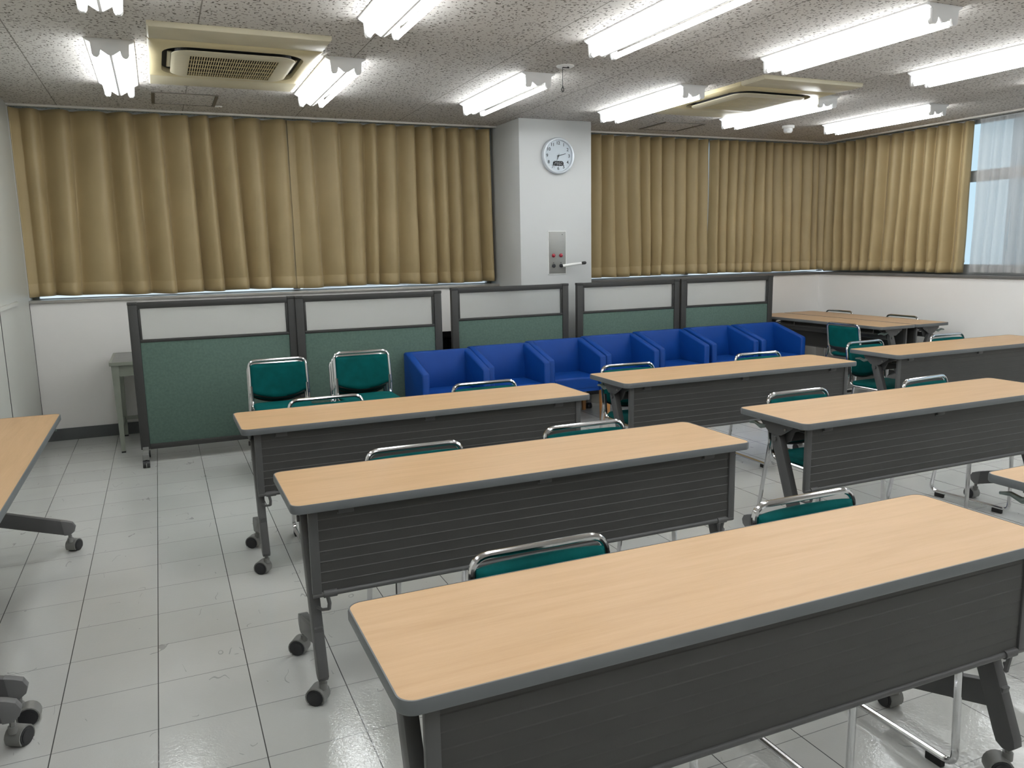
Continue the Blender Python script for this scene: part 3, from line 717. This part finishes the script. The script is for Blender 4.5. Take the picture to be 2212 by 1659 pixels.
def make_table():
    r = thing('folding_table', '', 'table')
    top = B().prism(rrect(TL - 0.010, TD - 0.010, 0.032, 8), 'z', TZ - 0.026, TZ).obj('tabletop', 'wood', r)
    out = rrect(TL, TD, 0.036, 8); inn = rrect(TL - 0.010, TD - 0.010, 0.032, 8)
    eb = B(); n = len(out)
    lv = [[eb.bm.verts.new((x, y, z)) for x, y in o] for o, z in ((inn, TZ - 0.0285), (rrect(TL - 0.004, TD - 0.004, 0.034, 8), TZ - 0.0285), (out, TZ - 0.024), (out, TZ - 0.005), (rrect(TL - 0.004, TD - 0.004, 0.034, 8), TZ + 0.0004), (inn, TZ + 0.0006))]
    for A, D in zip(lv, lv[1:]):
        for i in range(n): eb.bm.faces.new((A[i], A[(i + 1) % n], D[(i + 1) % n], D[i]))
    bmesh.ops.recalc_face_normals(eb.bm, faces=eb.bm.faces[:])
    eb.obj('edge_band', 'edge', top)
    # modesty panel: corrugated sheet profile
    yp = -TD / 2 + 0.052; z0, z1 = 0.395, 0.684; L2 = TL / 2 - 0.062
    prof = [(yp, z0)]
    for k in range(1, 8):
        zc = z0 + (z1 - z0) * k / 8.0
        prof += [(yp, zc - 0.0012), (yp - 0.0016, zc - 0.0006), (yp, zc + 0.0022)]
    prof += [(yp, z1), (yp + 0.010, z1), (yp + 0.010, z0)]
    pn = B().prism(prof, 'x', -L2 + 0.012, L2).obj('modesty_panel', 'tpanel', r, smooth=0)
    for s in (-1, 1):
        B().box((s * (L2 + 0.001) + (0.012 if s < 0 else 0), yp + 0.003, (z0 + z1) / 2), (0.030, 0.018, z1 - z0), bev=0.002).obj('panel_end_trim', 'tframe', pn)
    B().cyl((-L2 - 0.002, yp + 0.002, z0 - 0.004), (L2 + 0.014, yp + 0.002, z0 - 0.004), 0.0095, 12).obj('bottom_rod', 'tframe', pn)
    for s in (-0.86, 0.0, 0.86):
        hk = B(); x = s * L2
        hk.box((x, yp - 0.006, z1 - 0.007), (0.050, 0.010, 0.022), bev=0.0012)
        hk.box((x, yp - 0.0005, z1 - 0.020), (0.056, 0.003, 0.006))
        hk.box((x, yp + 0.008, z1 + 0.004), (0.046, 0.026, 0.006))
        hk.obj('panel_hook', 'tframe', pn)
    for s in (-1, 1):
        cl = B(); x = s * (L2 - 0.044) + (0.010 if s < 0 else 0)
        cl.cyl((x - 0.022, yp + 0.002, z0 - 0.004), (x + 0.022, yp + 0.002, z0 - 0.004), 0.0135, 12)
        cl.tube([(x + 0.010 * s, yp + 0.002, z0 - 0.010), (x + 0.004 * s, yp + 0.004, z0 - 0.040), (x + 0.006 * s, yp + 0.008, z0 - 0.062)], 0.0068, 8)
        cl.tube([(x + 0.006 * s, yp + 0.008, z0 - 0.062), (x + 0.026 * s, yp + 0.020, z0 - 0.066), (x + 0.040 * s, yp + 0.035, z0 - 0.060)], 0.0055, 8)
        cl.obj('panel_bracket', 'tframe', pn)
    # legs
    xl = TL / 2 - 0.060
    for s in (-1, 1):
        x = s * xl + (0.015 if s < 0 else 0.0)
        # main slanting leg, side profile (y,z)
        pr = [(0.012, 0.640), (0.034, 0.646), (0.052, 0.632), (0.052, 0.600), (-0.128, 0.125), (-0.140, 0.098), (-0.160, 0.086), (-0.182, 0.088), (-0.196, 0.104), (-0.193, 0.125), (-0.012, 0.600)]
        lg = B().prism(pr, 'x', x - 0.0175, x + 0.0175, bev=0.004).obj('leg', 'tframe', r)
        ar = [(-0.150, 0.262), (-0.118, 0.268), (0.203, 0.166), (0.228, 0.154), (0.240, 0.132), (0.234, 0.110), (0.214, 0.094), (0.192, 0.094), (-0.138, 0.196)]
        B().prism(ar, 'x', x - 0.015, x + 0.015, bev=0.004).obj('rear_arm', 'tframe', lg)
        B().prism([(0.178, 0.1745), (0.205, 0.1665), (0.230, 0.1555), (0.2425, 0.132), (0.236, 0.1095), (0.214, 0.093), (0.188, 0.0935)], 'x', x - 0.0157, x + 0.0157, bev=0.002).obj('arm_cap', 'tframe_toplit', lg)
        for (yy, an) in ((-0.168, -0.6), (0.212, -PI / 2 if s > 0 else -0.55)):
            cb = B(); caster(cb, x, yy, an); cb.obj('caster', ['castergrey', 'casterblack'], lg)
        br = B(); br.prism([(-0.135, 0.688), (0.150, 0.688), (0.150, 0.676), (0.060, 0.628), (0.045, 0.590), (0.0, 0.575), (-0.03, 0.590), (-0.055, 0.640), (-0.135, 0.672)], 'x', x - s * 0.030 - 0.004, x - s * 0.030 + 0.004, bev=0.001)
        br.prism([(-0.10, 0.690), (0.12, 0.690), (0.12, 0.672), (0.055, 0.622), (-0.02, 0.622), (-0.10, 0.672)], 'x', x + s * 0.019, x + s * 0.024)
        br.cyl((x - s * 0.034, 0.02, 0.60), (x + s * 0.026, 0.02, 0.60), 0.012, 12)
        bk = br.obj('hinge_bracket', 'tframe', r)
        lv_ = B(); lv_.tube([(x + s * 0.012, 0.085, 0.655), (x + s * 0.014, 0.125, 0.640), (x + s * 0.014, 0.165, 0.652), (x + s * 0.014, 0.205, 0.646)], [0.013, 0.012, 0.009, 0.006], 8)
        lv_.obj('release_lever', 'lever', bk)
        B().lathe([(0.006, s * 0.0), (0.006, s * 0.004), (0.001, s * 0.005)], (x + s * 0.024, -0.05, 0.655), 'x', 10).obj('bolt', 'castergrey', bk)
    B().box((0, 0.02, 0.600), (2 * xl - 0.03, 0.030, 0.045), bev=0.004).obj('crossbar', 'tframe', r)
    sh = B()
    for yy in (-0.10, -0.04, 0.10, 0.16): sh.cyl((-xl + 0.10, yy, 0.640), (xl - 0.10, yy, 0.640), 0.005, 8)
    for xx in (-xl + 0.10, -0.3, 0.3, xl - 0.10): sh.tube(fillet([(xx, -0.10, 0.692), (xx, -0.10, 0.634), (xx, 0.16, 0.634), (xx, 0.16, 0.692)], 0.02), 0.004, 8)
    sh.obj('under_shelf', 'tframe', r)
    return r
table = placer(make_table)
TG = 'wood-topped folding tables'
TA = dict(
    C=((1.240, 1.490), 0.0, 'wood-topped folding table nearest the camera, filling the lower right'),
    B=((1.235, 2.715), 0.0, 'wood-topped folding table in the left column, second from the front'),
    A=((1.200, 3.968), 0.004, 'wood-topped folding table in the left column farthest back, before the stacked green chairs'),
    D=((3.365, 4.160), -0.006, 'wood-topped folding table in front of the blue armchairs, in the middle column'),
    E=((3.478, 2.855), 0.0, 'wood-topped folding table at right, second row, slanted left leg in full view'),
    F=((5.650, 4.230), 0.0, 'wood-topped folding table at the right edge, before the white right wall'),
    K=((3.462, 1.550), 0.0, 'wood-topped folding table of which one pinkish corner shows at the right edge'),
    L=((-0.745, 3.710), -PI / 2, 'wood-topped folding table along the left wall, corner pointing to the grey desk'),
    L2=((-0.745, 1.873), -PI / 2, 'folding table along the left wall, only one caster foot showing at bottom left'),
    G1=((6.447, 6.375), PI / 2, 'outer of two folding tables pushed together by the right wall, green chair at its side'),
    G2=((6.915, 6.375), -PI / 2, 'inner of two folding tables pushed together, the one closer to the right wall'))
TA = {k: TA[k] for k in TA}
for k, ((x, y), rz, lb) in TA.items(): table(lb, (x, y, 0), rz, TG)

# ------------------------------------------------------------------ stacking chairs
def make_chair():
    r = thing('stacking_chair', '', 'chair')
    R = 0.0105; hw = 0.196
    half = [(-0.190, 0.165, 0.565), (-0.190, 0.150, 0.412), (-0.198, -0.205, 0.412), (-0.205, -0.212, 0.030), (-0.205, 0.250, 0.030), (-0.200, 0.165, 0.50), (-hw, 0.200, 0.7395)]
    rad = [0, 0.055, 0.050, 0.035, 0.040, 0.10, 0.052]
    full = half + [(-x, y, z) for x, y, z in half[::-1]]
    B().tube(fillet(full, rad + rad[::-1], 6), R, 10).obj('frame', 'chrome', r)
    # backrest pad: front outline with curved lower edge, slightly dished
    def pad(zt, zs, zb, w0, w1, th, y_of, bow, nx=28, nz=16):
        b = B(); G = [[], []]
        for side in (0, 1):
            for j in range(nz + 1):
                row = []
                for i in range(nx + 1):
                    u = -1 + 2 * i / nx; t = j / nz
                    wv = w0 + (w1 - w0) * t
                    zlow = zb + (zs - zb) * abs(u) ** 2.2
                    ztop = zt - 0.004 * abs(u) ** 8
                    z = ztop + (zlow - ztop) * t
                    edge = min(1, (1 - abs(u)) / 0.09, t / 0.09, (1 - t) / 0.09)
                    edge = math.sqrt(max(0.0, 1 - (1 - edge) ** 2))
                    y = y_of(z) + bow * (1 - u * u)
                    y += (-th if side == 0 else th) * 0.5 * (0.25 + 0.75 * edge)
                    row.append(b.bm.verts.new((u * wv, y, z)))
                G[side].append(row)
        for side in (0, 1):
            for j in range(nz):
                for i in range(nx): b.bm.faces.new((G[side][j][i], G[side][j][i + 1], G[side][j + 1][i + 1], G[side][j + 1][i]))
        per = [(0, i) for i in range(nx)] + [(j, nx) for j in range(nz)] + [(nz, nx - i) for i in range(nx)] + [(nz - j, 0) for j in range(nz)]
        for k in range(len(per)):
            (a, c), (d, e_) = per[k], per[(k + 1) % len(per)]
            b.bm.faces.new((G[0][a][c], G[0][d][e_], G[1][d][e_], G[1][a][c]))
        bmesh.ops.recalc_face_normals(b.bm, faces=b.bm.faces[:])
        return b
    yb_ = lambda z: 0.165 + 0.035 * (z - 0.5) / 0.24
    bk = pad(0.714, 0.520, 0.474, 0.186, 0.192, 0.030, lambda z: yb_(z) - 0.006, 0.016).obj('backrest', 'green', r, smooth=60)
    pad(0.512, 0.505, 0.459, 0.184, 0.182, 0.016, lambda z: yb_(z) + 0.004, 0.018, 16, 6).obj('lower_shell', 'shell', bk, smooth=60)
    # seat cushion
    st = B().prism(rrect(0.385, 0.385, 0.06, 6, 0, -0.030), 'z', 0.420, 0.446, bev=0.011, seg=3).obj('seat', 'green', r, smooth=50)
    B().prism(rrect(0.360, 0.360, 0.05, 6, 0, -0.030), 'z', 0.408, 0.421).obj('seat_pan', 'shell', st)
    for s in (-1, 1):
        for y in (-0.150, 0.190):
            B().box((s * 0.205, y, 0.0125), (0.018, 0.055, 0.025), bev=0.003).obj('glide', 'rubber', r)
    return r
chair = placer(make_chair)
CG = 'green chairs at the tables'
# (centre of the top rail x, y, rotation, label); the rail sits 0.2 m behind the chair's origin
def seat_at(x, y, rz, label, z=0.0, group=CG):
    ox, oy = x - (-math.sin(rz)) * 0.2, y - math.cos(rz) * 0.2
    return chair(label, (ox, oy, z), rz, group)
seat_at(0.859, 1.800, 0.0, 'green chair behind the nearest table, its left seat')
seat_at(1.762, 1.800, 0.0, 'green chair behind the nearest table, its right seat')
seat_at(0.880, 2.995, 0.0, 'green chair behind the second left table, its left seat, rail before the third table')
seat_at(1.668, 3.025, 0.0, 'green chair behind the second left table, its right seat, by the gap between tables')
seat_at(0.772, 4.275, 0.0, 'green chair behind the farthest left table, left seat in front of the chair stacks')
seat_at(1.704, 4.300, -0.02, 'green chair behind the farthest left table, right seat in front of the blue armchairs')
seat_at(2.810, 4.495, -0.03, 'green chair behind the middle column table, left seat, beside the orange armchair leg')
seat_at(3.908, 4.500, -0.03, 'green chair behind the middle column table, right seat before the last blue armchair')
seat_at(3.047, 3.190, -0.03, 'green chair behind the slant-legged right table, left seat with leg in view')
seat_at(3.965, 3.165, 0.10, 'green chair behind the slant-legged right table, right seat with sled base in view')
seat_at(5.070, 4.608, 0.03, 'green chair pushed out at the left end of the table by the right wall')
seat_at(6.000, 4.608, 0.0, 'green chair behind the table at the right edge, against the white wall')
seat_at(6.045, 5.77, PI / 2, 'green chair with its back to us at the side of the paired tables')
seat_at(7.20, 6.93, -PI / 2, 'farther of two chairs between the paired tables and the right wall')
seat_at(7.20, 6.07, -PI / 2, 'nearer of two chairs between the paired tables and the right wall')
for k, lb in enumerate(('lower chair of the left stack of two green chairs by the screens', 'top chair of the left stack of two green chairs by the screens')):
    seat_at(0.722, 5.885 - 0.078 * k, 0.0, lb, 0.034 * k, 'stacked green chairs')
for k, lb in enumerate(('lowest chair of the right stack of three green chairs', 'middle chair of the right stack of three green chairs', 'top chair of the right stack of three green chairs')):
    seat_at(1.285, 5.79 - 0.078 * k, 0.0, lb, 0.034 * k, 'stacked green chairs')

# ------------------------------------------------------------------ blue armchairs
def make_armchair():
    r = thing('blue_armchair', '', 'armchair')
    W_, D_ = 0.565, 0.50; y0, y1 = -D_ / 2, D_ / 2
    for s in (-1, 1):
        prof = [(y0, 0.285), (y0, 0.570), (y0 + 0.012, 0.585), (y1 - 0.095, 0.694), (y1 - 0.075, 0.700), (y1 - 0.02, 0.700), (y1, 0.690), (y1, 0.285)]
        a, b = sorted((s * W_ / 2, s * (W_ / 2 - 0.062)))
        B().prism(prof, 'x', a, b, bev=0.016, seg=3).obj('arm', 'blue', r, smooth=50)
    B().prism([(y1 - 0.100, 0.285), (y1 - 0.125, 0.40), (y1 - 0.080, 0.690), (y1 - 0.070, 0.700), (y1 - 0.012, 0.700), (y1 - 0.002, 0.690), (y1 - 0.002, 0.285)], 'x', -W_ / 2 + 0.050, W_ / 2 - 0.050).obj('backrest', 'blue', r, smooth=40)
    st = B().prism(rrect(W_ - 0.120, D_ - 0.115, 0.02, 4, 0, y0 + 0.212), 'z', 0.300, 0.408, bev=0.022, seg=4).obj('seat', 'blue', r, smooth=50)
    B().box((0, y0 + 0.225, 0.295), (W_ - 0.10, D_ - 0.10, 0.03)).obj('seat_base', 'blue', st, smooth=0)
    for sx in (-1, 1):
        for yy, lean in ((y0 + 0.030, 0.0), (y1 - 0.030, 0.0)):
            b = B(); x = sx * (W_ / 2 - 0.030)
            v = [b.bm.verts.new((x + p_ * h_, yy + q_ * h_, z)) for z, h_ in ((0.0, 0.014), (0.290, 0.021)) for p_, q_ in ((-1, -1), (1, -1), (1, 1), (-1, 1))]
            for i in range(4): b.bm.faces.new((v[i], v[(i + 1) % 4], v[4 + (i + 1) % 4], v[4 + i]))
            b.bm.faces.new(v[:4][::-1]); b.bm.faces.new(v[4:])
            b.obj('leg', 'legwood', r, smooth=0)
    return r
arm = placer(make_armchair)
AL = ['leftmost blue armchair of the row, next to the stacked green chairs', 'second blue armchair from the left in the row before the screens',
      'third blue armchair from the left, its orange wooden front leg in view', 'fourth blue armchair of seven, the middle one of the row',
      'fifth blue armchair from the left, third from the right end', 'sixth blue armchair from the left, second from the right end',
      'rightmost blue armchair of the row, near the paired tables']
for (x, yf), lb in zip(((2.060, 5.77), (2.645, 5.87), (3.235, 5.965), (3.840, 6.04), (4.460, 6.12), (5.075, 6.15), (5.675, 6.15)), AL):
    arm(lb, (x, yf + 0.25, 0), 0.0, 'row of blue armchairs')

# ------------------------------------------------------------------ screens
def make_screen(Wd):
    r = thing('partition_screen', '', 'partition'); H = 1.187; zb = 0.10
    fr = B()
    for s in (-1, 1):
        x = s * (Wd / 2 - 0.031)
        po = B().box((x, 0, (H + zb) / 2 - 0.01), (0.062, 0.045, H - zb - 0.02), bev=0.004).obj('post', 'pframe', r)
        B().box((x, 0, H - 0.011), (0.066, 0.048, 0.022), bev=0.003).obj('post_cap', 'pframe', po)
        ft = B(); ft.box((x, 0, 0.085), (0.040, 0.33, 0.028), bev=0.005); ft.box((x, 0, 0.105), (0.040, 0.10, 0.03), bev=0.003)
        for e_ in (-1, 1): ft.prism(rrect(0.044, 0.05, 0.010, 4, x, e_ * 0.165), 'z', 0.060, 0.098, bev=0.003)
        fto = ft.obj('foot', 'castergrey', r)
        for e_ in (-1, 1):
            cs = B()
            cs.cyl((x, e_ * 0.165, 0.045), (x, e_ * 0.165, 0.062), 0.008, 10)
            for q in (-1, 1): cs.cyl((x + q * 0.003, e_ * 0.165 - 0.008, 0.027), (x + q * 0.023, e_ * 0.165 - 0.008, 0.027), 0.027, 18)
            cs.box((x, e_ * 0.165 - 0.006, 0.042), (0.036, 0.040, 0.014), bev=0.005)
            cs.obj('caster', 'casterblack', fto)
    wi = Wd - 0.124
    B().box((0, 0, H - 0.025), (wi, 0.040, 0.046), bev=0.004).obj('top_rail', 'pframe', r)
    B().box((0, 0, 0.903), (wi, 0.038, 0.022), bev=0.005).obj('middle_rail', 'pframe', r)
    B().box((0, 0, 0.118), (wi, 0.040, 0.040), bev=0.004).obj('bottom_rail', 'pframe', r)
    for s in (-1, 1): B().box((s * (wi / 2 - 0.009), 0, 1.025), (0.018, 0.030, 0.225), bev=0.003).obj('glazing_bead', 'pframe', r)
    B().box((0, 0, 1.025), (wi - 0.03, 0.006, 0.226)).obj('frosted_pane', 'frost', r, smooth=0)
    B().box((0, 0, 0.515), (wi, 0.028, 0.760), bev=0.004).obj('fabric_panel', 'pfabric', r)
    return r
scr = placer(lambda: make_screen(1.180))
SG = 'wheeled partition screens'
scr('leftmost green fabric partition screen with frosted top, grey desk behind it', (0.367, 6.365, 0), -0.004, SG)
scr('green partition screen second from left, behind the right chair stack', (1.540, 6.330, 0), -0.03, SG)
scr('green partition screen standing alone in the middle, before the white column edge', (2.935, 6.690, 0), 0.03, SG)
scr('green partition screen fourth from left, right of the column, joined to the last one', (4.215, 6.725, 0), 0.015, SG)
scr('rightmost green partition screen, ending beside the paired tables', (5.418, 6.735, 0), 0.0, SG)

# ------------------------------------------------------------------ steel desk and black cabinet behind the screens
dk = thing('steel_desk', 'old grey-green steel desk against the back wall, half hidden by the left screen', 'desk', (0.20, 7.10, 0))
tp = B().prism(rrect(1.20, 0.70, 0.012, 4), 'z', 0.690, 0.712, bev=0.004).obj('desktop', 'desktop', dk)
B().ring(rrect(1.206, 0.706, 0.015, 4), rrect(1.17, 0.67, 0.010, 4), 0.688, 0.7145).obj('edge_trim', 'deskgreen', tp)
ap = B()
for s in (-1, 1):
    ap.box((0, s * 0.325, 0.645), (1.12, 0.016, 0.085)); ap.box((s * 0.565, 0, 0.645), (0.016, 0.64, 0.085))
ap.obj('apron', 'deskgreen', dk, smooth=0)
for sx in (-1, 1):
    for sy_ in (-1, 1):
        b = B(); x, y = sx * 0.565, sy_ * 0.320
        v = [b.bm.verts.new((x + p_ * h_ + sx * (0.03 - h_) * -0.2, y + q_ * h_, z)) for z, h_ in ((0.012, 0.014), (0.690, 0.026)) for p_, q_ in ((-1, -1), (1, -1), (1, 1), (-1, 1))]
        for i in range(4): b.bm.faces.new((v[i], v[(i + 1) % 4], v[4 + (i + 1) % 4], v[4 + i]))
        b.bm.faces.new(v[:4][::-1]); b.bm.faces.new(v[4:])
        lo = b.obj('leg', 'deskgreen', dk, smooth=0)
        B().box((x + sx * -0.003, y, 0.006), (0.030, 0.030, 0.012)).obj('foot', 'rubber', lo, smooth=0)
st_ = B()
for s in (-1, 1): st_.box((s * 0.565, 0, 0.16), (0.02, 0.60, 0.03))
st_.box((0, 0.30, 0.16), (1.10, 0.02, 0.03)); st_.obj('stretcher', 'deskgreen', dk, smooth=0)
bc = thing('black_cabinet', 'low black cabinet in the dark gap between the second and third screens', 'cabinet', (2.42, 7.16, 0))
B().box((0, 0.06, 0.36), (1.10, 0.44, 0.70), bev=0.004).obj('body', 'blackbox', bc)
B().box((0, 0.055, 0.718), (1.12, 0.46, 0.016), bev=0.003).obj('top_board', 'blackbox', bc)
for s in (-1, 1):
    d_ = B().box((s * 0.272, -0.167, 0.365), (0.535, 0.016, 0.66), bev=0.003).obj('door', 'blackbox', bc)
    B().cyl((s * 0.03, -0.180, 0.30), (s * 0.03, -0.180, 0.42), 0.006, 8).obj('handle', 'blackbox', d_)
